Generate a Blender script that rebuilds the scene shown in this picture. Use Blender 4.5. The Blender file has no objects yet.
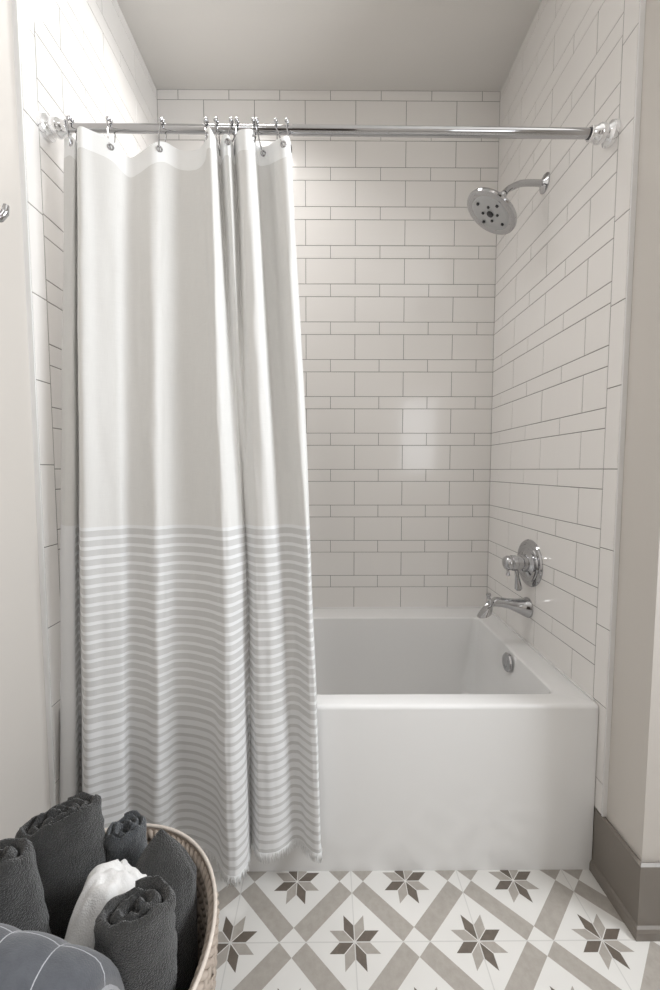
import bpy, math, random
from mathutils import Vector, Matrix, noise
random.seed(7)
PI = math.pi
scene = bpy.context.scene
C = scene.collection

# ------------------------------------------------------------------ camera
cam_d = bpy.data.cameras.new('camera')
cam_d.sensor_fit = 'VERTICAL'; cam_d.sensor_height = 36.0; cam_d.sensor_width = 24.0
cam_d.lens = 389.73 / 990 * 36
cam_d.clip_start = 0.02
cam = bpy.data.objects.new('camera', cam_d); C.objects.link(cam)
cam.location = (-0.0071, 0, 1.1605)
cam.rotation_euler = (PI/2 - 0.06433, 0, -0.0062)
scene.camera = cam

# ------------------------------------------------------------------ world, lights, exposure
scene.view_settings.view_transform = 'Standard'
scene.view_settings.look = 'None'
scene.view_settings.gamma = 1.0
scene.view_settings.use_curve_mapping = False
scene.view_settings.exposure = 0.21
w = bpy.data.worlds.new('sky'); scene.world = w; w.use_nodes = True
w.node_tree.nodes['Background'].inputs[0].default_value = (0.86, 0.93, 1.0, 1)
w.node_tree.nodes['Background'].inputs[1].default_value = 1.0

def area(name, loc, rot, sx, sy, power, col):
    d = bpy.data.lights.new(name, 'AREA'); d.shape = 'RECTANGLE'; d.size = sx; d.size_y = sy
    d.energy = power; d.color = col
    o = bpy.data.objects.new(name, d); C.objects.link(o); o.location = loc; o.rotation_euler = rot
    return o
# daylight through the window in the room's east wall, and through the doorway-side window behind the camera
area('window_daylight', (1.74, 0.28, 1.95), (0, PI/2, 0), .90, .80, 46, (0.92, 0.96, 1.0))
# unseen disk light under the ceiling, added as fill from above
lamp = area('ceiling_fill', (-.58, -.70, 2.83), (0, 0, 0), .36, .36, 3, (.97, .985, 1.0)); lamp.data.shape = 'DISK'
# unseen soft light added over the tub to brighten its inside and tiles
lamp2 = area('alcove_fill', (-.36, 1.42, 2.835), (0, 0, 0), .34, .34, 3.8, (1.0, .99, .98)); lamp2.data.shape = 'DISK'; lamp2.data.spread = math.radians(128)
area('rear_window_daylight', (1.24, -1.74, 1.62), (PI/2, 0, 0), .5, 1.0, 4, (0.97, 0.98, 1.0))

# ------------------------------------------------------------------ helpers
class MB:
    """collects vertices and faces; build() links them as one mesh object"""
    def __init__(s): s.v = []; s.f = []; s.m = []; s.uv = []
    def add(s, vs, fs, mi=0, uvs=None):
        b = len(s.v); s.v += [tuple(x) for x in vs]
        s.uv += (uvs if uvs else [(0, 0)] * len(vs))
        for q in fs: s.f.append(tuple(i + b for i in q)); s.m.append(mi)
        return s
    def box(s, x0, x1, y0, y1, z0, z1, mi=0):
        vs = [(x, y, z) for z in (z0, z1) for y in (y0, y1) for x in (x0, x1)]
        return s.add(vs, [(0,2,3,1),(4,5,7,6),(0,1,5,4),(2,6,7,3),(0,4,6,2),(1,3,7,5)], mi)
    def loft(s, rings, closed=True, cap0=False, cap1=False, mi=0):
        n = len(rings[0]); vs = [p for r in rings for p in r]; fs = []
        for i in range(len(rings)-1):
            for j in range(n if closed else n-1):
                k = (j+1) % n
                fs.append((i*n+j, i*n+k, (i+1)*n+k, (i+1)*n+j))
        if cap0: fs.append(tuple(range(n-1, -1, -1)))
        if cap1: fs.append(tuple((len(rings)-1)*n + j for j in range(n)))
        return s.add(vs, fs, mi)
    def tube(s, pts, rad, n=12, caps=True, closed=False, mi=0):
        pts = [Vector(p) for p in pts]; m = len(pts)
        rad = rad if hasattr(rad, '__len__') else [rad]*m
        def tg(i):
            if closed: a, b = pts[(i-1) % m], pts[(i+1) % m]
            else: a, b = pts[max(i-1, 0)], pts[min(i+1, m-1)]
            return (b-a).normalized()
        t = tg(0); u = t.orthogonal().normalized(); rings = []
        for i in range(m):
            t2 = tg(i); q = t.rotation_difference(t2); u = q @ u; u = (u - t2*u.dot(t2)).normalized(); t = t2
            v = t.cross(u)
            rings.append([pts[i] + (u*math.cos(2*PI*k/n) + v*math.sin(2*PI*k/n))*rad[i] for k in range(n)])
        if closed: rings.append(rings[0])
        return s.loft(rings, True, caps and not closed, caps and not closed, mi)
    def lathe(s, prof, origin, axis, n=40, mi=0):
        """prof: (distance along the axis, radius)"""
        o = Vector(origin); a = Vector(axis).normalized(); u = a.orthogonal().normalized(); v = a.cross(u)
        rings = [[o + a*d + (u*math.cos(2*PI*k/n) + v*math.sin(2*PI*k/n))*max(r, 1e-5) for k in range(n)] for d, r in prof]
        return s.loft(rings, True, prof[0][1] > 1e-4, prof[-1][1] > 1e-4, mi)
    def ball(s, c, r, n=12, mi=0):
        return s.lathe([(-r*math.cos(PI*i/n), r*math.sin(PI*i/n)) for i in range(n+1)], c, (0, 0, 1), n*2, mi)
    def build(s, name, mats, parent=None, smooth=True, angle=35, origin=None):
        me = bpy.data.meshes.new(name)
        o3 = Vector(origin) if origin is not None else Vector((0, 0, 0))
        me.from_pydata([Vector(p) - o3 for p in s.v], [], s.f)
        mats = mats if isinstance(mats, (list, tuple)) else [mats]
        for m in mats: me.materials.append(m)
        me.polygons.foreach_set('material_index', s.m)
        ul = me.uv_layers.new(name='UVMap')
        for l in me.loops: ul.data[l.index].uv = s.uv[l.vertex_index]
        me.polygons.foreach_set('use_smooth', [smooth]*len(me.polygons))
        me.validate(); me.update()
        if smooth and angle: me.set_sharp_from_angle(angle=math.radians(angle))
        o = bpy.data.objects.new(name, me); C.objects.link(o)
        if parent is not None:
            o.parent = parent; o.location = -parent_world(parent) + o3
        else: o.location = o3
        return o
def parent_world(p):
    v = Vector((0, 0, 0))
    while p is not None: v += p.location; p = p.parent
    return v
def tag(o, label=None, cat=None, group=None, kind=None):
    if label: o['label'] = label
    if cat: o['category'] = cat
    if group: o['group'] = group
    if kind: o['kind'] = kind
    return o
def thing(name, loc, label, cat, group=None):
    o = bpy.data.objects.new(name, None); C.objects.link(o); o.location = loc; o.empty_display_size = .05
    return tag(o, label, cat, group)
def struct(o): o['kind'] = 'structure'; return o
def sm(x): x = max(0., min(1., x)); return x*x*(3-2*x)
def nz(p, s, seed=0): return noise.noise(Vector(p)*s + Vector((seed*7.31, seed*3.17, seed*1.93)))

# ------------------------------------------------------------------ node helper
class G:
    def __init__(s, name):
        s.mat = bpy.data.materials.new(name); s.mat.use_nodes = True
        s.t = s.mat.node_tree; s.b = s.t.nodes['Principled BSDF']
    def n(s, typ, **kw):
        x = s.t.nodes.new(typ)
        for k, v in kw.items(): setattr(x, k, v)
        return x
    def set(s, inp, val):
        if hasattr(val, 'is_output'): s.t.links.new(val, inp)
        else: inp.default_value = val
    def m(s, op, a, b=0., c=0.):
        x = s.n('ShaderNodeMath', operation=op)
        s.set(x.inputs[0], a); s.set(x.inputs[1], b); s.set(x.inputs[2], c)
        return x.outputs[0]
    def mix(s, f, a, b):
        x = s.n('ShaderNodeMix', data_type='RGBA')
        s.set(x.inputs[0], f); s.set(x.inputs[6], a); s.set(x.inputs[7], b); return x.outputs[2]
    def coord(s, kind='Object'): return s.n('ShaderNodeTexCoord').outputs[kind]
    def sep(s, v):
        x = s.n('ShaderNodeSeparateXYZ'); s.t.links.new(v, x.inputs[0]); return x.outputs
    def noise(s, v, scale, detail=3., rough=.5):
        x = s.n('ShaderNodeTexNoise'); s.t.links.new(v, x.inputs['Vector'])
        x.inputs['Scale'].default_value = scale; x.inputs['Detail'].default_value = detail
        x.inputs['Roughness'].default_value = rough; return x.outputs[0]
    def bump(s, h, strength, dist):
        x = s.n('ShaderNodeBump'); s.t.links.new(h, x.inputs['Height'])
        x.inputs['Strength'].default_value = strength; x.inputs['Distance'].default_value = dist
        s.t.links.new(x.outputs[0], s.b.inputs['Normal'])
    def p(s, **kw):
        for k, v in kw.items():
            i = s.b.inputs[k.replace('_', ' ')]
            if hasattr(v, 'is_output'): s.t.links.new(v, i)
            else: i.default_value = (*v, 1) if isinstance(v, tuple) and len(v) == 3 else v
        return s
def rgb(*c): return (c[0], c[1], c[2], 1)

def mat_paint(name, col, rough=.55):
    g = G(name); h = g.noise(g.coord(), 260, 2)
    g.bump(h, .06, .002); g.p(Base_Color=col, Roughness=rough); return g.mat
BLOWN_FLAP_W = .078
M = {}
M['paint'] = mat_paint('greige wall paint', (.62, .582, .540))
M['ceiling'] = mat_paint('grey ceiling paint', (.76, .735, .70), .8)
M['base'] = mat_paint('taupe baseboard paint', (.21, .186, .162), .38)
M['white_trim'] = mat_paint('white trim', (.80, .79, .78), .35)
M['door'] = mat_paint('dark stained door', (.05, .036, .027), .35)
def mat_tile():
    g = G('white glazed tile'); h = g.noise(g.coord(), 14, 2)
    g.bump(h, .10, .004)
    g.p(Base_Color=(.845, .818, .790), Roughness=.14, Coat_Weight=.25, Coat_Roughness=.05); return g.mat
M['tile'] = mat_tile()
M['grout'] = mat_paint('grey grout', (.22, .205, .19), .9)
def mat_simple(name, col, rough, metal=0., **kw):
    g = G(name); h = g.noise(g.coord(), 90, 2); g.bump(h, .012, .001)
    g.p(Base_Color=col, Roughness=rough, Metallic=metal, **kw); return g.mat
M['chrome'] = mat_simple('polished chrome', (.50, .50, .51), .06, 1.)
M['chrome_dull'] = mat_simple('satin chrome face', (.50, .51, .52), .30, .85)
M['rubber'] = mat_simple('dark rubber nozzle', (.03, .03, .033), .5)
M['acrylic'] = mat_simple('white bathtub acrylic', (.80, .792, .782), .16, 0., Coat_Weight=.3)
M['pearl'] = mat_simple('pale chrome fitting', (.86, .86, .87), .12, .85)

def mat_floor():
    g = G('encaustic star pattern floor tile'); co = g.coord(); x, y, z = g.sep(co)
    u = g.m('DIVIDE', g.m('SUBTRACT', x, .0594), .306)
    v = g.m('DIVIDE', g.m('SUBTRACT', y, .8868), .2837)
    p = g.m('ADD', u, v); q = g.m('SUBTRACT', u, v)
    fr = lambda a: g.m('FRACT', a)
    dp = g.m('ABSOLUTE', g.m('SUBTRACT', fr(p), .5)); dq = g.m('ABSOLUTE', g.m('SUBTRACT', fr(q), .5))
    W = .108
    lt = lambda a, b: g.m('LESS_THAN', a, b); gt = lambda a, b: g.m('GREATER_THAN', a, b)
    mul = lambda a, b: g.m('MULTIPLY', a, b)
    band = g.m('ABSOLUTE', g.m('SUBTRACT', lt(dp, W), lt(dq, W)))          # crossing squares stay white
    lp = g.m('SUBTRACT', p, g.m('ROUND', p)); lq = g.m('SUBTRACT', q, g.m('ROUND', q))
    du = mul(g.m('ADD', lp, lq), .5); dv = mul(g.m('SUBTRACT', lp, lq), .5)
    r = g.m('SQRT', g.m('ADD', mul(du, du), mul(dv, dv)))
    th = g.m('ADD', g.m('ARCTAN2', dv, du), 2*PI)
    k = g.m('FLOOR', g.m('DIVIDE', th, PI/4))
    ph = g.m('SUBTRACT', th, mul(k, PI/4))
    t = g.m('DIVIDE', mul(r, g.m('SINE', ph)), math.sin(PI/4))
    s_ = g.m('SUBTRACT', mul(r, g.m('COSINE', ph)), mul(t, math.cos(PI/4)))
    A = .119
    star = mul(lt(g.m('MAXIMUM', s_, t), A), gt(g.m('MINIMUM', s_, t), .0045))
    dark = lt(g.m('MODULO', k, 2.), .5)
    n1 = g.noise(co, 55, 5, .65); n2 = g.noise(co, 9, 3)
    white = g.mix(n2, rgb(.68, .66, .63), rgb(.76, .745, .715))
    grey = g.mix(n1, rgb(.30, .272, .240), rgb(.47, .435, .395))
    dk = g.mix(n1, rgb(.085, .068, .055), rgb(.19, .158, .130))
    c = g.mix(band, white, grey)
    c = g.mix(star, c, g.mix(dark, grey, dk))
    fu = g.m('ABSOLUTE', g.m('SUBTRACT', fr(g.m('ADD', u, .5)), .5)); fv = g.m('ABSOLUTE', g.m('SUBTRACT', fr(g.m('ADD', v, .5)), .5))
    gr = lt(g.m('MINIMUM', fu, fv), .0045)
    c = g.mix(gr, c, rgb(.60, .585, .56))
    g.bump(g.m('SUBTRACT', 1., gr), .25, .001)
    g.p(Base_Color=c, Roughness=.42); return g.mat
M['floor'] = mat_floor()

def mat_cloth(name, striped):
    g = G(name); uv = g.coord('UV'); x, y, z = g.sep(uv)
    # y: metres above the floor along the cloth; x: metres across the cloth
    wv = g.noise(g.coord(), 700, 2)
    slub = g.n('ShaderNodeMapping'); g.t.links.new(uv, slub.inputs[0]); slub.inputs['Scale'].default_value = (900, 25, 1)
    sl = g.noise(slub.outputs[0], 1., 3)
    slub2 = g.n('ShaderNodeMapping'); g.t.links.new(uv, slub2.inputs[0]); slub2.inputs['Scale'].default_value = (25, 900, 1)
    sl2 = g.noise(slub2.outputs[0], 1., 3)
    weave = g.m('MULTIPLY', g.m('ADD', sl, sl2), .5)
    plain = g.mix(weave, rgb(.68, .67, .65), rgb(.86, .85, .83))
    if striped:
        period = .0248
        ph = g.m('FRACT', g.m('DIVIDE', g.m('SUBTRACT', 1.012, y), period))
        white = rgb(.86, .86, .865); grey = g.mix(weave, rgb(.57, .565, .56), rgb(.73, .725, .715))
        upper = g.m('LESS_THAN', ph, .36)
        lower = g.m('LESS_THAN', ph, .62)
        low = g.m('LESS_THAN', y, .495)
        fw = g.m('ADD', g.m('MULTIPLY', low, lower), g.m('MULTIPLY', g.m('SUBTRACT', 1., low), upper))
        st = g.mix(fw, grey, white)
        below = g.m('LESS_THAN', y, 1.012)
        hem = g.m('LESS_THAN', x, BLOWN_FLAP_W)                       # overexposed side flap: its blown-out light is painted as plain white
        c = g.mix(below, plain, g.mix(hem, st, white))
        g.p(Base_Color=c)
    else: g.p(Base_Color=(.94, .94, .935))
    g.bump(g.m('ADD', weave, wv), .25, .0008)
    g.p(Roughness=.9)
    g.b.inputs['Sheen Weight'].default_value = .15
    # thin cloth lets a little light through
    tr = g.n('ShaderNodeBsdfTranslucent'); tr.inputs[0].default_value = (.8, .8, .78, 1)
    mx = g.n('ShaderNodeMixShader'); mx.inputs[0].default_value = .15 if striped else .18
    g.t.links.new(g.b.outputs[0], mx.inputs[1]); g.t.links.new(tr.outputs[0], mx.inputs[2])
    g.t.links.new(mx.outputs[0], g.t.nodes['Material Output'].inputs[0])
    return g.mat
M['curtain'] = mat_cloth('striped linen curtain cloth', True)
M['header'] = mat_cloth('white curtain hem', False)

def mat_terry(name, c0, c1, strength=.95):
    g = G(name); co = g.coord()
    n1 = g.noise(co, 800, 3, .7); n2 = g.noise(co, 45, 3)
    vo = g.n('ShaderNodeTexVoronoi'); g.t.links.new(co, vo.inputs['Vector']); vo.inputs['Scale'].default_value = 430
    h = g.m('ADD', g.m('MULTIPLY', n1, .7), g.m('SUBTRACT', 1., vo.outputs[0]))
    c = g.mix(g.m('MULTIPLY', n1, g.m('ADD', n2, .35)), rgb(*c0), rgb(*c1))
    g.bump(h, strength, .0026)
    g.p(Base_Color=c, Roughness=1., Sheen_Weight=.35, Sheen_Roughness=.5)
    g.b.inputs['Specular IOR Level'].default_value = .1
    return g.mat
M['terry'] = mat_terry('charcoal terry', (.019, .0188, .0186), (.090, .088, .085))
M['terry_blue'] = mat_terry('slate terry', (.045, .049, .054), (.14, .148, .157))
M['terry_white'] = mat_terry('white terry', (.70, .69, .68), (.92, .91, .90), .25)

def mat_plaid():
    g = G('slate windowpane throw'); uv = g.coord('UV'); x, y, z = g.sep(uv)
    n = g.noise(g.coord(), 60, 4, .6); n3 = g.noise(g.coord(), 500, 2)
    base = g.mix(n, rgb(.062, .066, .077), rgb(.122, .128, .144))
    wob = g.m('MULTIPLY', g.m('SUBTRACT', n, .5), .02)
    f1 = g.m('ABSOLUTE', g.m('SUBTRACT', g.m('FRACT', g.m('ADD', x, wob)), .5))
    f2 = g.m('ABSOLUTE', g.m('SUBTRACT', g.m('FRACT', g.m('ADD', y, wob)), .5))
    ln = g.m('LESS_THAN', g.m('MINIMUM', f1, f2), .012)
    c = g.mix(g.m('MULTIPLY', ln, g.m('ADD', .35, g.m('MULTIPLY', n3, .6))), base, rgb(.62, .63, .67))
    g.bump(g.m('ADD', n3, n), .4, .0015)
    g.p(Base_Color=c, Roughness=.95, Sheen_Weight=.3)
    return g.mat
M['plaid'] = mat_plaid()
def mat_basket(name, a, b):
    g = G(name); co = g.coord(); n = g.noise(co, 60, 4, .6); n2 = g.noise(co, 500, 2)
    c = g.mix(n, rgb(*a), rgb(*b)); g.bump(n2, .4, .001); g.p(Base_Color=c, Roughness=.75); return g.mat
M['straw'] = mat_basket('pale woven rope', (.30, .24, .195), (.58, .50, .43))
M['straw_rim'] = mat_basket('pale basket rim', (.60, .52, .45), (.78, .71, .64))
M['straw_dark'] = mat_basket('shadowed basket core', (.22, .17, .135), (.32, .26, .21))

# ------------------------------------------------------------------ room shell
HW, YB, YF = .762, 1.840, 1.0317          # tile faces, front edge of the tile
XP, YC, ZC = .775, .905, 2.8408           # painted wall face, outside corner, ceiling
P, Z0 = .1692, 2.6858
RIM = .497
struct(MB().box(-1.0, 1.95, -2.0, 2.05, -.12, 0).build('floor', M['floor'], smooth=False))
struct(MB().box(-1.0, 1.95, -2.0, 2.05, ZC, ZC+.12).build('ceiling', M['ceiling'], smooth=False))
struct(MB().box(-1.0, -XP, -2.0, 2.05, 0, ZC).build('wall_left', M['paint'], smooth=False))
struct(MB().box(XP, 1.95, YC, 2.05, 0, ZC).build('wall_right', M['paint'], smooth=False))
rw = MB(); rw.box(-XP, -.62, -1.95, -1.80, 0, ZC); rw.box(.22, .97, -1.95, -1.80, 0, ZC); rw.box(1.51, 1.80, -1.95, -1.80, 0, ZC)
rw.box(-.62, .22, -1.95, -1.80, 2.05, ZC); rw.box(.97, 1.51, -1.95, -1.80, 0, 1.10); rw.box(.97, 1.51, -1.95, -1.80, 2.14, ZC)
struct(rw.build('wall_rear', M['paint'], smooth=False))
ew = MB(); ew.box(1.80, 1.95, -1.80, -.14, 0, ZC); ew.box(1.80, 1.95, .70, YC, 0, ZC)
ew.box(1.80, 1.95, -.14, .70, 0, 1.46); ew.box(1.80, 1.95, -.14, .70, 2.44, ZC)
struct(ew.build('wall_east', M['paint'], smooth=False))
def window(name, pts, m_='white_trim'):
    m = MB()
    for b in pts: m.box(*b)
    struct(m.build(name, M[m_], smooth=False))
window('window_1', [(1.78,1.90,-.14,-.10,1.46,2.44),(1.78,1.90,.66,.70,1.46,2.44),(1.78,1.90,-.10,.66,1.46,1.50),(1.78,1.90,-.10,.66,2.40,2.44),(1.80,1.86,-.10,.66,1.93,1.97)])
window('window_2', [(.97,1.00,-1.90,-1.78,1.10,2.14),(1.48,1.51,-1.90,-1.78,1.10,2.14),(1.00,1.48,-1.90,-1.78,1.10,1.13),(1.00,1.48,-1.90,-1.78,2.11,2.14),(1.00,1.48,-1.86,-1.80,1.60,1.63)])
window('door_1', [(-.62,.22,-1.88,-1.83,0,2.05),(-.62,-.50,-1.83,-1.815,0,2.05),(.10,.22,-1.83,-1.815,0,2.05),(-.50,.10,-1.83,-1.815,0,.22),(-.50,.10,-1.83,-1.815,.95,1.08),(-.50,.10,-1.83,-1.815,1.92,2.05)], 'door')
struct(MB().box(-XP, XP, YB+.013, 2.05, 0, ZC).build('wall_back', M['paint'], smooth=False))

GAP, CH = .0011, .0008
def tiles(mb, fmap, cells, rnd):
    """cells: (a0, a1, b0, b1) on the wall; fmap(a, b, n) -> point, n = height over the face"""
    for a0, a1, b0, b1 in cells:
        a0 += GAP; a1 -= GAP; b0 += GAP; b1 -= GAP
        if a1-a0 < .004 or b1-b0 < .004: continue
        ta, tb = rnd.uniform(-.0022, .0022), rnd.uniform(-.0022, .0022)
        am, bm_ = (a0+a1)/2, (b0+b1)/2
        r = [[(a0,b0,-.006),(a1,b0,-.006),(a1,b1,-.006),(a0,b1,-.006)],
             [(a0,b0,-CH),(a1,b0,-CH),(a1,b1,-CH),(a0,b1,-CH)],
             [(a0+CH,b0+CH,0),(a1-CH,b0+CH,0),(a1-CH,b1-CH,0),(a0+CH,b1-CH,0)]]
        vs = [fmap(a, b, n + (a-am)*ta + (b-bm_)*tb) for q in r for a, b, n in q]
        fs = [(0,1,5,4),(1,2,6,5),(2,3,7,6),(3,0,4,7),(4,5,9,8),(5,6,10,9),(6,7,11,10),(7,4,8,11),(8,9,10,11)]
        mb.add(vs, fs, 0)
def rows():
    """alternating narrow and wide courses from the ceiling down to the tub"""
    out = []; SM = .0565
    for k in range(-2, 15):
        zt = Z0 - k*P
        for kind, a, b in (('s', zt-SM, zt), ('b', zt-P, zt-SM)):
            lo, hi = max(a, RIM), min(b, ZC)
            if hi-lo > .006: out.append((kind, lo, hi))
    return out
def wall_tiles(name, fmap, a0, a1, ref, tw, extra=()):
    mb = MB(); rnd = random.Random(hash(name) % 1000 if False else len(name))
    cells = []
    for kind, lo, hi in rows():
        off = ref if kind == 'b' else ref + tw/2
        k0 = math.floor((a0-off)/tw); x = off + k0*tw
        while x < a1:
            lo_a, hi_a = max(x, a0), min(x+tw, a1)
            if hi_a > lo_a + .004: cells.append((lo_a, hi_a, lo, hi))
            x += tw
    cells += list(extra)
    tiles(mb, fmap, cells, rnd)
    g0 = -.0011
    vs = [fmap(a, b, g0) for a, b in ((a0, RIM), (a1, RIM), (a1, ZC), (a0, ZC))]
    vs += [fmap(a, b, -.0125) for a, b in ((a0, RIM), (a1, RIM), (a1, ZC), (a0, ZC))]
    mb.add(vs, [(0,1,2,3),(0,4,5,1),(3,2,6,7),(0,3,7,4),(1,5,6,2)], 1)
    if extra:
        e0, e1 = extra[0][0], extra[0][1]; z0 = min(e[2] for e in extra)
        vs = [fmap(a, b, n) for n in (g0, -.0125) for a, b in ((e0, z0), (e1, z0), (e1, ZC), (e0, ZC))]
        mb.add(vs, [(0,1,2,3),(0,4,5,1),(3,2,6,7),(0,3,7,4),(1,5,6,2)], 1)
    return struct(mb.build(name, [M['tile'], M['grout']], smooth=False))
TW = .22534
wall_tiles('wall_tiled_back', lambda a, b, n: (a, YB-n, b), -HW, HW, .1192, TW)
def strip(z_ref):
    c = []; z = z_ref
    while z > .2: z -= TW*.978
    while z < ZC:
        lo, hi = max(z, .192), min(z+TW*.978, ZC)
        if hi-lo > .01: c.append((YF, YF+.0535, lo, hi))
        z += TW*.978
    return c
wall_tiles('wall_tiled_right', lambda a, b, n: (HW-n, a, b), YF+.0535, YB+.004, 1.1882, TW, strip(.7220))
wall_tiles('wall_tiled_left', lambda a, b, n: (-HW+n, a, b), YF+.0535, YB+.004, 1.1882, TW, strip(1.8353))
struct(MB().box(HW+.0005, XP+.001, YF-.004, YF, .190, ZC).build('trim_1', M['white_trim'], smooth=False))
struct(MB().box(-XP-.001, -HW-.0005, YF-.004, YF, .190, ZC).build('trim_2', M['white_trim'], smooth=False))
# baseboards with a shoe moulding
def prof_board(name, path, inward):
    """sweep the board's section along a floor path; inward: which side the room is on"""
    sec = [(0, .186), (.006, .190), (.013, .186), (.0135, .180), (.0135, .032), (.019, .028), (.0215, .020), (.0215, 0), (0, 0)]
    rings = []; n = len(path)
    for i in range(n):
        p = Vector((*path[i], 0)); ds = []
        if i: ds.append((p - Vector((*path[i-1], 0))).normalized())
        if i < n-1: ds.append((Vector((*path[i+1], 0)) - p).normalized())
        ns = [Vector((-d.y, d.x, 0))*inward for d in ds]
        nn = ns[0] if len(ns) == 1 else (ns[0]+ns[1])/(1+ns[0].dot(ns[1]))
        rings.append([p + nn*d + Vector((0, 0, z)) for d, z in sec])
    struct(MB().loft(rings, True, True, True).build(name, M['base'], smooth=False))
prof_board('baseboard_right', [(XP, 1.0568), (XP, YC), (1.80, YC)], -1)
prof_board('baseboard_left', [(-XP, -1.80), (-XP, 1.0568)], -1)

# ------------------------------------------------------------------ bathtub
tub = thing('bathtub', (0, 1.45, 0), 'white alcove bathtub with a plain flat apron between the tiled walls', 'bathtub')
def rrect(x0, x1, y0, y1, r, z, n=8):
    out = []
    for cx, cy, a in ((x1-r, y0+r, -PI/2), (x1-r, y1-r, 0), (x0+r, y1-r, PI/2), (x0+r, y0+r, PI)):
        out += [(cx + r*math.cos(a+PI/2*i/n), cy + r*math.sin(a+PI/2*i/n), z) for i in range(n+1)]
    return out
T0, T1 = 1.0570, 1.8385
X0 = .7605
rg = [rrect(-X0, X0, T0, T1, .002, 0.0), rrect(-X0, X0, T0, T1, .002, RIM-.013)]
for a in (15, 30, 45, 60, 75, 90):
    d = .012*(1-math.cos(math.radians(a))); h = .012*math.sin(math.radians(a))
    rg.append(rrect(-X0+d*.05, X0-d*.05, T0+d, T1-d*.05, .002+d*.2, RIM-.013+h))
ix0, ix1, iy0, iy1 = -.665, .668, 1.121, 1.712
rg.append(rrect(ix0-.012, ix1+.010, iy0-.010, iy1+.010, .030, RIM))
for a in (30, 60, 90):
    d = .010*math.sin(math.radians(a)); h = .010*(1-math.cos(math.radians(a)))
    rg.append(rrect(ix0-.012+d, ix1+.010-d, iy0-.010+d, iy1+.010-d, .026, RIM-h))
rg.append(rrect(ix0+.07, ix1-.016, iy0+.012, iy1-.008, .035, .33))
rg.append(rrect(ix0+.14, ix1-.035, iy0+.030, iy1-.022, .055, .17))
rg.append(rrect(ix0+.17, ix1-.060, iy0+.055, iy1-.045, .070, .125))
rg.append(rrect(ix0+.22, ix1-.110, iy0+.105, iy1-.095, .090, .110))
MB().loft(rg, True, True, True).build('shell', M['acrylic'], tub, angle=28)
ov = MB().lathe([(0, .034), (.004, .034), (.008, .031), (.0095, .024), (.010, .020), (.0085, .017), (.0085, 0)], (.6588, 1.392, .452), (-.995, 0, .10), 40)
ovo = ov.build('overflow_plate', M['chrome'], tub); ovo['label'] = 'round chrome overflow plate'
MB().lathe([(0, .006), (.003, .005), (.0035, 0)], (.650, 1.392, .436), (-.995, 0, .10), 12).build('screw', M['chrome_dull'], ovo)
dr = MB().lathe([(0, .036), (.003, .035), (.005, .030), (.005, .02), (.012, .018), (.014, 0)], (.44, 1.415, .1095), (0, 0, 1), 32)
dr.build('drain', M['chrome'], tub)

for nm, bx in (('trim_3', (HW-.006, HW+.0004, T0+.02, YB, RIM-.004, RIM+.004)), ('trim_4', (-HW-.0004, -HW+.006, T0+.02, YB, RIM-.004, RIM+.004)), ('trim_5', (-HW, HW, YB-.006, YB+.0004, RIM-.004, RIM+.004))):
    struct(MB().box(*bx).build(nm, M['white_trim'], smooth=False))
# ------------------------------------------------------------------ spout, valve, shower head
sp = thing('tub_spout', (HW, 1.46, .636), 'chrome tub spout with pull-up diverter over the tub rim', 'faucet')
rings = []
def ell(c, rx, rz, tilt, n=28):   # ring in the XZ-normal plane: centre, half width (Y), half height, tilt about Y
    out = []
    for k in range(n):
        a = 2*PI*k/n; y = rx*math.cos(a); h = rz*math.sin(a)
        out.append((c[0] + h*math.sin(tilt), 1.46 + y, c[2] + h*math.cos(tilt)))
    return out
for x, z, ry, rz, t in ((.762,.634,.039,.039,0),(.756,.634,.039,.039,0),(.752,.634,.037,.037,0),(.735,.636,.031,.032,0),(.705,.642,.024,.0255,-.05),(.670,.650,.020,.020,-.12),
                        (.640,.655,.0185,.0185,-.05),(.612,.657,.0185,.0185,.12),(.596,.651,.021,.021,.5),(.585,.640,.023,.024,.9),(.578,.626,.025,.026,1.1),(.572,.612,.028,.0275,1.2),(.570,.606,.0285,.028,1.2),(.571,.609,.024,.023,1.2),(.574,.617,.020,.019,1.2)):
    rings.append(ell((HW-(HW-x)*.87, 0, z), ry, rz, t))
MB().loft(rings, True, True, True).build('body', M['chrome'], sp, angle=50)
MB().lathe([(0,.006),(.012,.0055),(.014,.0085),(.018,.0095),(.022,.0085),(.024,0)], (.611, 1.46, .667), (-.12, 0, 1), 24).build('diverter_knob', M['chrome'], sp)
va = thing('shower_valve', (HW, 1.455, .808), 'round chrome shower valve trim with lever handle on the tiled wall', 'valve')
MB().lathe([(0,.089),(.004,.089),(.008,.086),(.010,.078),(.010,.072),(.013,.069),(.0135,.058),(.0125,.050),(.015,.046),(.018,.036),(.020,.034)], (HW, 1.455, .808), (-1, 0, 0), 56).build('escutcheon', M['chrome'], va)
MB().lathe([(0,.034),(.020,.032),(.022,.028),(.040,.028),(.042,.030),(.056,.030),(.060,.026),(.062,.0275),(.072,.0275),(.081,.023),(.086,.014),(.088,0)], (HW-.015, 1.455, .808), (-1, 0, 0), 40).build('handle_hub', M['chrome'], va)
def lever(x, z0, L, r, lean):
    m = MB(); p = [(0,r*.75),(.12,r*.6),(.4,r*.62),(.75,r*.95),(.92,r*1.1),(.98,r*.8),(1,0)]
    return m.lathe([(d*L, q) for d, q in p], (x, 1.455, z0), (lean, -.04, -1), 20)
lever(.709, .790, .088, .0125, .12).build('lever', M['chrome'], va)
lever(.678, .790, .032, .0072, .0).build('temperature_lever', M['chrome'], va)
sh = thing('overhead_shower', (HW, 1.44, 2.171), 'chrome round shower head on a bent arm high on the tiled wall', 'shower')
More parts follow.
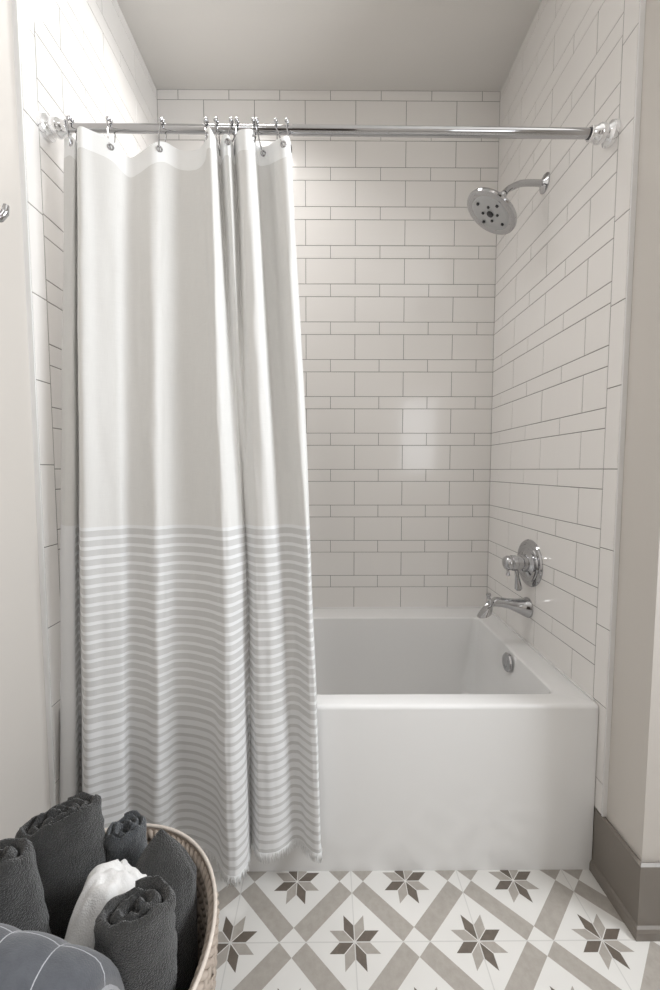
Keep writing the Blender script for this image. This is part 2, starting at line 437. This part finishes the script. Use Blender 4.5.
MB().lathe([(0,.031),(.003,.031),(.006,.028),(.009,.018),(.014,.013),(.015,.011)], (HW, 1.44, 2.171), (-1, 0, 0), 40).build('flange', M['chrome'], sh)
arm = [(.760,1.44,2.171),(.72,1.44,2.172),(.69,1.44,2.1715),(.672,1.44,2.169),(.657,1.44,2.163),(.645,1.438,2.156),(.632,1.434,2.148),(.620,1.428,2.136),(.611,1.424,2.124)]
MB().tube(arm, .0108, 18).build('arm', M['chrome'], sh)
ax = Vector((-.561, .119, -.819)).normalized()
fc = Vector((.5667, 1.43, 2.0605))
base = fc - ax*.072
MB().lathe([(-.004,.010),(.0,.0135),(.010,.0145),(.014,.012),(.018,.0165),(.030,.018),(.036,.026),(.046,.052),(.054,.083),(.060,.096),(.066,.0985),(.071,.097),(.074,.091),(.0735,.080),(.071,.074)], base, ax, 64).build('head_body', M['chrome'], sh)
face = MB().lathe([(0,.0745),(.0015,.072),(.002,.060),(.0015,.045),(.002,.042),(.002,0)], base + ax*.071, ax, 56).build('face_plate', M['chrome_dull'], sh)
u = ax.orthogonal().normalized()
u = (Vector((.75, .1, -.62)) - ax*Vector((.75, .1, -.62)).dot(ax)).normalized(); v2 = ax.cross(u)
MB().lathe([(0,.0125),(.003,.0125),(.004,.010),(.004,0)], fc + ax*.001, ax, 20).build('centre_nozzle', M['rubber'], face)
for r_, n_, rad, off in ((.030, 4, .0052, .75), (.056, 4, .0058, .0)):
    for k in range(n_):
        a = off + 2*PI*k/n_
        MB().lathe([(0, rad), (.003, rad*.9), (.0035, 0)], fc + ax*.001 + (u*math.cos(a)+v2*math.sin(a))*r_, ax, 12).build('nozzle', M['rubber'], face)

# ------------------------------------------------------------------ curtain rod
RY, RZ, RR = 1.105, 2.065, .0120
rod = thing('curtain_rod', (0, RY, RZ), 'chrome tension curtain rod spanning the tub opening wall to wall', 'curtain rod')
zl, zr = 2.0715, 2.0635
zx = lambda x: zl + (zr-zl)*(x+.76)/1.52
MB().tube([(-.735,RY,zx(-.735)),(.10,RY,zx(.10))], .0106, 28).build('inner_tube', M['chrome'], rod)
MB().tube([(-.10,RY,zx(-.10)),(.700,RY,zx(.700))], RR, 28).build('outer_tube', M['chrome'], rod)
MB().tube([(.694,RY,zx(.694)),(.700,RY,zx(.700))], RR+.0012, 28).build('collar', M['rubber'], rod)
for s_ in (-1, 1):
    m = MB().lathe([(0,.029),(.006,.030),(.012,.029),(.017,.022),(.022,.020),(.030,.023),(.038,.0235),(.044,.021),(.048,.018),(.062,.0175),(.064,.0155)], (s_*(HW-.0003), RY, zx(s_*HW)), (-s_, 0, 0), 36)
    m.build('end_flange', M['pearl'], rod)

# ------------------------------------------------------------------ shower curtain
COLS = [(-0.7168,1.115,2.0515,-0.7436,1.06,-0.7649,1.04),(-0.691,1.1,2.0472,-0.7094,1.03,-0.7329,1.015),(-0.6721,1.09,2.0292,-0.6826,1.03,-0.7027,1.015),(-0.6912,1.13,2.0559,-0.6978,1.07,-0.711,1.052),(-0.6375,1.048,2.0269,-0.639,0.995,-0.6555,0.985),(-0.6072,1.056,2.024,-0.5973,1.012,-0.6127,0.998),(-0.5645,1.07,2.0112,-0.5623,1.03,-0.5707,1.015),(-0.5351,1.092,1.9887,-0.5475,1.048,-0.5609,1.038),(-0.5052,1.085,1.991,-0.5063,1.036,-0.5136,1.022),(-0.4614,1.07,2.0043,-0.4658,1.018,-0.4737,1.002),(-0.4333,1.078,2.0157,-0.4436,1.028,-0.4518,1.014),(-0.4,1.1,2.0131,-0.422,1.048,-0.4301,1.042),(-0.3574,1.1,2.0132,-0.3691,1.045,-0.3713,1.036),(-0.3326,1.09,2.0256,-0.3186,1.022,-0.3176,1.008),(-0.3164,1.055,2.0293,-0.291,1.0,-0.2833,0.965),(-0.3033,1.045,2.0235,-0.2758,0.992,-0.2609,0.95),(-0.2966,1.065,2.0157,-0.2571,1.0,-0.2415,0.955),(-0.3011,1.12,2.0393,-0.2404,1.03,-0.2247,0.985),(-0.2877,1.09,2.0308,-0.2313,1.05,-0.2255,1.04),(-0.2732,1.065,2.0255,-0.2299,1.07,-0.2276,1.05),(-0.2604,1.065,2.0207,-0.2213,1.055,-0.2178,1.03),(-0.2604,1.12,2.0395,-0.2055,1.03,-0.2055,1.01),(-0.2418,1.075,2.0387,-0.1902,1.02,-0.1871,1.0),(-0.2169,1.055,2.0297,-0.1663,1.02,-0.1544,1.0),(-0.2002,1.075,2.0414,-0.1416,1.035,-0.124,1.02),(-0.1997,1.125,2.0437,-0.1253,1.055,-0.105,1.04),(-0.174,1.13,2.0477,-0.101,1.055,-0.0806,1.035),(-0.1497,1.085,2.0224,-0.0777,1.03,-0.0609,1.01),(-0.1284,1.06,2.0124,-0.0634,1.015,-0.041,0.995),(-0.1082,1.065,2.0214,-0.0503,1.02,-0.0248,1.0),(-0.1046,1.11,2.0348,-0.0488,1.05,-0.0255,1.035)]
ZMID, ZBOT = .845, .102
def cr(p, t):
    n = len(p)-1; i = min(int(t), n-1); f = t-i
    a, b, c, d = p[max(i-1,0)], p[i], p[i+1], p[min(i+2,n)]
    return .5*((2*b) + (c-a)*f + (2*a-5*b+4*c-d)*f*f + (3*b-a-3*c+d)*f**3)
def col_at(t): return [cr([c[k] for c in COLS], t) for k in range(7)]
def cloth_pt(t, z):
    """point of the curtain at column parameter t and height z"""
    xt, yt, zt, xm, ym, xb, yb = col_at(t)
    if z > ZMID:
        f = (z-ZMID)/(zt-ZMID); g = f**1.15
        x = xm + (xt-xm)*g; y = ym + (yt-ym)*g
    else:
        f = (ZMID-z)/(ZMID-ZBOT)
        x = xm + (xb-xm)*f; y = ym + (yb-ym)*f
    k = sm((2.0-z)/.25)
    y += k*(.0050*nz((t*.35, 0, z*1.3), 1.6, 1) + .0020*nz((t, 0, z*5), 1.7, 2))
    x += k*.0040*nz((t*.3, 0, z*1.1), 1.9, 3)
    if z < .57: y = min(y, 1.0515)
    return Vector((x, y, z))
NT = (len(COLS)-1)*9
ts = [(len(COLS)-1)*i/NT for i in range(NT+1)]
arc = [0.]
for i in range(NT): arc.append(arc[-1] + (cloth_pt(ts[i+1], .6)-cloth_pt(ts[i], .6)).length)
cur = thing('shower_curtain', (-.4, RY, RZ), 'off-white linen shower curtain with grey and white stripes and a fringed hem', 'shower curtain')
HB = .052
def zbot(t): return ZBOT + .014*sm((t-17.5)/1.5)
def rows_z(t, part):
    zt = col_at(t)[2]
    if part == 'h': return [zt - HB*i/5 for i in range(6)]
    z1 = zt - HB
    return [z1 + (zbot(t)-z1)*i/110 for i in range(111)]
def cloth(part, name, mat):
    m = MB(); n = 6 if part == 'h' else 111; vs = []; uvs = []
    for i, t in enumerate(ts):
        for z in rows_z(t, part):
            p = cloth_pt(t, z)
            vs.append(p); uvs.append((arc[i], p.z))
    fs = [(i*n+j, (i+1)*n+j, (i+1)*n+j+1, i*n+j+1) for i in range(NT) for j in range(n-1)]
    m.add(vs, fs, 0, uvs); return m.build(name, mat, cur, angle=None)
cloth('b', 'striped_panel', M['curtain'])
hb = cloth('h', 'header_band', M['header']); hb['label'] = 'plain white hem along the top'
fr = MB(); rnd = random.Random(3)
for i in range(620):
    t = (len(COLS)-1)*(i+rnd.random())/620
    p = cloth_pt(t, zbot(t)+.002); L = rnd.uniform(.012, .030)
    dx, dy = rnd.uniform(-.006, .006), rnd.uniform(-.005, .002)
    if p.y > 1.05: dy = -abs(dy)
    fr.tube([p, p + Vector((dx*.4, dy*.5, -L*.5)), p + Vector((dx, dy, -L))], [.0013, .0012, .0007], 4)
fo = fr.build('fringe', M['header'], cur, angle=None); fo['kind'] = 'stuff'; fo['label'] = 'frayed white thread fringe'

# rings with roller beads, one through each grommet
def t_for_x(x, lo, hi):
    best = min(range(NT+1), key=lambda i: 9 if not lo <= ts[i] <= hi else abs(cloth_pt(ts[i], col_at(ts[i])[2]-.02).x - x))
    return ts[best]
ring_t = [1.2, 5.9, 9.6, 14.1, 16.9, 19.6, 21.0, 24.0, 25.6, 28.3, 29.6]
ring_px = [-.6884, -.5846, -.446, -.3286, -.3019, -.2618, -.2470, -.203, -.195, -.1441, -.1147]
where = ['at the tub wall end of the rod, beside the rod flange', 'at the corner of the first wide fold', 'over the middle of the first broad dip in the curtain', 'at the narrow white pleat', 'just right of the narrow white pleat',
         'in the gap beside the second pleat', 'in front of the broad upright pleat', 'behind the broad upright pleat', 'in the dark gap right of the broad pleat', 'on the last fold but one from the free edge', 'at the free edge of the curtain, last on the rod']
def make_ring(x, grommet, label, proto=None):
    o = thing('curtain_ring', (x, RY, zx(x)), label, 'curtain ring', 'chrome roller rings on the curtain rod')
    g = grommet - Vector((x, RY, zx(x)))
    m = MB(); pts = []
    R = RR + .0075
    for i in range(15):                                   # over the top of the rod, front to back
        a = PI*(-.12 + 1.24*i/14)
        pts.append((0, -R*math.cos(a), R*math.sin(a)))
    a0, a1 = Vector(pts[0]), Vector(pts[-1])
    down = Vector((g.x, g.y, g.z-.006))
    front = [down + (a0-down)*f + Vector((0, -.006*math.sin(PI*f), 0)) for f in (0.02, .2, .4, .6, .8)]
    back = [a1 + (down-a1)*f + Vector((0, .006*math.sin(PI*f), 0)) for f in (.2, .4, .6, .8, .98)]
    m.tube(front + [Vector(p) for p in pts] + back, .0017, 8, closed=True)
    wo = m.build('wire', M['chrome'], None); wo.parent = o
    for i in range(5):
        a = PI*(.18 + .64*i/4)
        b = MB().ball((0, 0, 0), .0050, 8)
        bo = b.build('roller_bead', M['chrome'], None); bo.parent = o
        bo.location = (0, -R*math.cos(a), R*math.sin(a))
    return o
for t, x, wd in zip(ring_t, ring_px, where):
    zt = col_at(t)[2]; gp = cloth_pt(t, zt-.019)
    e = 1e-2; a = cloth_pt(min(t+e, len(COLS)-1), gp.z) - cloth_pt(t-e, gp.z)
    nrm = a.cross(Vector((0, 0, 1))).normalized()
    tor = MB(); pts = []
    uu = a.normalized(); 
    for k in range(16): pts.append(gp + (uu*math.cos(2*PI*k/16) + Vector((0,0,1))*math.sin(2*PI*k/16))*.0065)
    tor.tube(pts, .0023, 8, closed=True)
    tor.build('grommet', M['chrome'], cur)
    make_ring(x, gp, 'chrome roller ring ' + wd)

# ------------------------------------------------------------------ wall hook
hk = thing('robe_hook', (-XP, .862, 1.77), 'chrome double robe hook on the left painted wall', 'hook')
MB().lathe([(0,.026),(.004,.026),(.008,.022),(.010,.012),(.011,0)], (-XP, .862, 1.77), (1, 0, 0), 32).build('wall_plate', M['chrome'], hk)
MB().tube([(-.768,.862,1.765),(-.755,.866,1.735),(-.742,.872,1.708),(-.728,.879,1.697),(-.716,.885,1.703),(-.708,.889,1.718),(-.706,.891,1.735)], [.006,.006,.006,.0065,.007,.0075,.0055], 14).build('lower_prong', M['chrome'], hk)
MB().tube([(-.768,.862,1.778),(-.752,.868,1.795),(-.734,.876,1.812),(-.716,.884,1.824)], [.006,.0055,.0055,.008], 14).build('upper_prong', M['chrome'], hk)

# ------------------------------------------------------------------ basket
BX, BY, BZ = -.400, .570, .420
bk = thing('laundry_basket', (BX, BY, 0), 'round pale woven rope basket full of rolled towels beside the curtain', 'basket')
def br(z): return .172 + (.205-.172)*(z/BZ)**.8
mw = MB(); NR = 21; H0 = .012; dz = (BZ-.012-H0)/NR
for k in range(NR):
    z = H0 + dz*(k+.5); R = br(z); tw_ = 46
    for s_ in range(2):
        pts = []
        for i in range(tw_*8):
            a = 2*PI*i/(tw_*8); ph = a*tw_*(1 if k % 2 else -1) + PI*s_
            rr = R + .0050*math.cos(ph); pts.append((BX + rr*math.cos(a), BY + rr*math.sin(a), z + .0052*math.sin(ph)))
        mw.tube(pts, .0058, 6, closed=True)
mw.build('woven_side', M['straw'], bk, angle=None)
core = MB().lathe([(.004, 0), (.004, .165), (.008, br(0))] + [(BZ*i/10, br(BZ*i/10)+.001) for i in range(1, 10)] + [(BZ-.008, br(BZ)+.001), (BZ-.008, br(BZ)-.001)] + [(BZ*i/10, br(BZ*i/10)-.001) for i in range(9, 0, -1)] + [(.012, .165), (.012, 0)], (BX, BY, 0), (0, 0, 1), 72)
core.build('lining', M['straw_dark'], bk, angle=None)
rimm = MB()
for rr, zz, q in ((br(BZ)+.002, BZ-.005, .0034),):
    rimm.tube([(BX + rr*math.cos(2*PI*i/120), BY + rr*math.sin(2*PI*i/120), zz + .0015*math.sin(2*PI*i/120*3)) for i in range(120)], q, 12, closed=True)
rimm.build('rim', M['straw_rim'], bk, angle=None)

# ------------------------------------------------------------------ towels
def frame(top, bottom, spin):
    a = (Vector(top)-Vector(bottom)); L = a.length; a.normalize()
    u = Vector((1, 0, 0)); u = (u - a*u.dot(a)).normalized(); v = a.cross(u)
    c, s = math.cos(spin), math.sin(spin)
    return a, u*c + v*s, v*c - u*s, L
def rolled(name, top, bottom, R, flat, spin, mat, seed, turns=3.2, tilt=(0, 0), wob=1., r0=.010):
    """a towel rolled into a spiral: a thick sheet wound from the middle outwards with a soft lip at both ends"""
    a, u, v, L = frame(top, bottom, spin); top = Vector(top)
    pitch = (R-r0)/turns; th = pitch*.86; N = int(turns*44)
    zs = [0, .004, .010] + [.010 + (L-.014)*i/34 for i in range(1, 35)]
    rings = []
    def pt(ang, r, d, face):
        lip = .010*nz((math.cos(ang)*2, math.sin(ang)*2, ang*.25), 1., seed)
        e = math.exp(-d*14)
        dd = d + lip*e + (tilt[0]*math.cos(ang) + tilt[1]*math.sin(ang))*r/R*e
        w_ = 1 + wob*(.07*nz((math.cos(ang), math.sin(ang), d*9), 1.3, seed+5) + .035*nz((math.cos(ang)*3, math.sin(ang)*3, d*26), 1.3, seed+9))
        cr_ = wob*.0016*math.sin(d*150 + 5*nz((math.cos(ang), math.sin(ang), d*8), 1.5, seed+2)) * face
        x = math.cos(ang)*(r*w_ + cr_); y = math.sin(ang)*(r*w_ + cr_)*flat
        return top - a*dd + u*x + v*y
    for i in range(N+1):
        ang = turns*2*PI*i/N; ro = r0 + pitch*ang/(2*PI) + th*.5; ri = max(ro - th, .001)
        rm = (ro+ri)/2; q = []
        for d in reversed(zs): q.append(pt(ang, ro - (.35*th*(1-min(d/.010, 1))**2), d, 1))
        q.append(pt(ang, rm, -.003, 0))
        for d in zs[:10:2]: q.append(pt(ang, ri + (.35*th*(1-min(d/.010, 1))**2), d, 0))
        q.append(pt(ang, ri, L, 0))
        rings.append(q)
    m = MB().loft(rings, True, True, True)
    return m.build(name, mat, None, angle=None, origin=Vector(bottom))
def folded(name, top, bottom, R, flat, spin, mat, seed, wob=1., cap=.55, folds=6, cone=0.):
    """a towel folded over at the top: a soft closed lump with creases that run over the crown"""
    a, u, v, L = frame(top, bottom, spin); top = Vector(top); rings = []; n = 96
    prof = [(.0006, .02)] + [(cap*R*((1-math.cos(b))*(1-cone) + cone*b/(PI/2)), math.sin(b)*(1-cone) + cone*b/(PI/2)) for b in [PI/2*i/14 for i in range(1, 15)]]
    prof += [(cap*R + (L-cap*R)*i/36, 1 + .06*math.sin(2.2*i/36)) for i in range(1, 37)]
    for d, f in prof:
        q = []
        for k in range(n):
            g = 2*PI*k/n; cx, cy = math.cos(g), math.sin(g)
            w_ = 1 + wob*(.10*nz((cx, cy, d*7), 1.5, seed) + .05*nz((cx*2.5, cy*2.5, d*20), 1.3, seed+3))
            cre = wob*.06*math.sin(folds*cy*2 + 3*nz((cx, cy, d*10), 1.6, seed+7))
            dd = d - wob*R*.16*nz((cx*f*2.2, cy*f*2.2, 0), 1.4, seed+4) - wob*R*.05*math.sin(folds*cy*f*2)
            q.append(top - a*dd + u*(cx*R*f*(w_+cre*.5)) + v*(cy*R*f*flat*(w_+cre*.5)))
        rings.append(q)
    return MB().loft(rings, True, True, True).build(name, mat, None, angle=None, origin=Vector(bottom))
TG = 'rolled towels in the basket'
def tw(o, label): tag(o, label, 'towel', TG)
tw(rolled('rolled_towel', (-.487, .655, .551), (-.436, .640, .10), .063, .50, .45, M['terry'], 1, 3.22), 'tallest charcoal rolled towel, standing against the basket back near the left wall')
tw(rolled('rolled_towel', (-.513, .545, .579), (-.440, .540, .06), .060, .62, .5, M['terry'], 2, 2.72), 'charcoal rolled towel cut by the frame edge, left of the tallest roll')
tw(rolled('rolled_towel', (-.390, .695, .492), (-.395, .700, .16), .035, .75, .5, M['terry_blue'], 3, 2.25), 'small slate grey rolled towel at the back, behind the tallest roll')
tw(folded('folded_towel', (-.308, .665, .516), (-.293, .590, .12), .060, .55, .45, M['terry'], 4, .45, 1.5, cone=.7), 'charcoal folded towel leaning on the basket side, behind the front roll')
tw(folded('rolled_towel', (-.348, .608, .502), (-.384, .535, .36), .046, .85, .2, M['terry_white'], 5, 1.3), 'crumpled white towel, the only white one among the charcoal rolls')
tw(rolled('rolled_towel', (-.294, .535, .524), (-.304, .528, .10), .055, .60, .35, M['terry'], 6, 2.25), 'charcoal rolled towel in front of the white towel, nearest the basket rim')

# the quilted throw lying over the basket's front edge
def throw():
    m = MB(); NA, NB = 60, 70; path = []
    ctrl = [(.480, .455), (.470, .510), (.452, .546), (.430, .560), (.408, .550), (.392, .522), (.378, .490), (.358, .462), (.334, .430), (.322, .36), (.320, .27), (.320, .18)]
    for i in range(NB+1):
        t = (len(ctrl)-1)*i/NB
        path.append((cr([c[0] for c in ctrl], t), cr([c[1] for c in ctrl], t)))
    ln = [0]
    for i in range(NB): ln.append(ln[-1] + math.hypot(path[i+1][0]-path[i][0], path[i+1][1]-path[i][1]))
    TH = .022
    def P_(a, j, side):
        y, z = path[j]; y2, z2 = path[min(j+1, NB)]; y1, z1 = path[max(j-1, 0)]
        ty, tz = y2-y1, z2-z1; l = math.hypot(ty, tz); ny, nz_ = tz/l, -ty/l
        if nz_ < 0 and j < NB*.5: ny, nz_ = -ny, -nz_
        x = -.497 + a*.215
        drop = -.062*max(0, a)**2.4 - .03*max(0, -a)**3
        e = min(1, (1-abs(a))/.10, j/5 + .0, (NB-j)/4); e = max(0, e); rnd_ = math.sqrt(max(0, 1-(1-e)**2))
        s_ = .07
        qu = abs(math.sin(PI*(x+.345)/.06)); puff = .005*(qu**.5)
        off = side*TH*rnd_ + (puff*rnd_ if side > 0 else 0) + .003*nz((x*9, y*9, z*9), 1.2, 11)
        drop += .012
        return Vector((x + .012*nz((x*5, y*6, z*6), 1, 3), y + ny*off, z + nz_*off + drop))
    n = NB+1; vs = []; uvs = []
    for side in (1, -1):
        for i in range(NA+1):
            a = -1 + 2*i/NA
            for j in range(n):
                p = P_(a, j, side); vs.append(p); uvs.append(((-.497+a*.215+.345)/.06 + .5, ln[j]/.060 + .75))
    o2 = (NA+1)*n; fs = []
    for i in range(NA):
        for j in range(NB):
            q = (i*n+j, (i+1)*n+j, (i+1)*n+j+1, i*n+j+1)
            fs.append(q); fs.append(tuple(k+o2 for k in reversed(q)))
    for j in range(NB):
        fs.append((j, j+1, j+1+o2, j+o2)); b = NA*n; fs.append((b+j+1, b+j, b+j+o2, b+j+1+o2))
    for i in range(NA):
        fs.append((i*n, i*n+o2, (i+1)*n+o2, (i+1)*n)); fs.append((i*n+NB, (i+1)*n+NB, (i+1)*n+NB+o2, i*n+NB+o2))
    m.add(vs, fs, 0, uvs)
    o = m.build('quilted_throw', M['plaid'], None, angle=None, origin=(-.455, .40, .40))
    tag(o, 'slate blue quilted throw with white windowpane lines over the basket front', 'throw blanket')
throw()
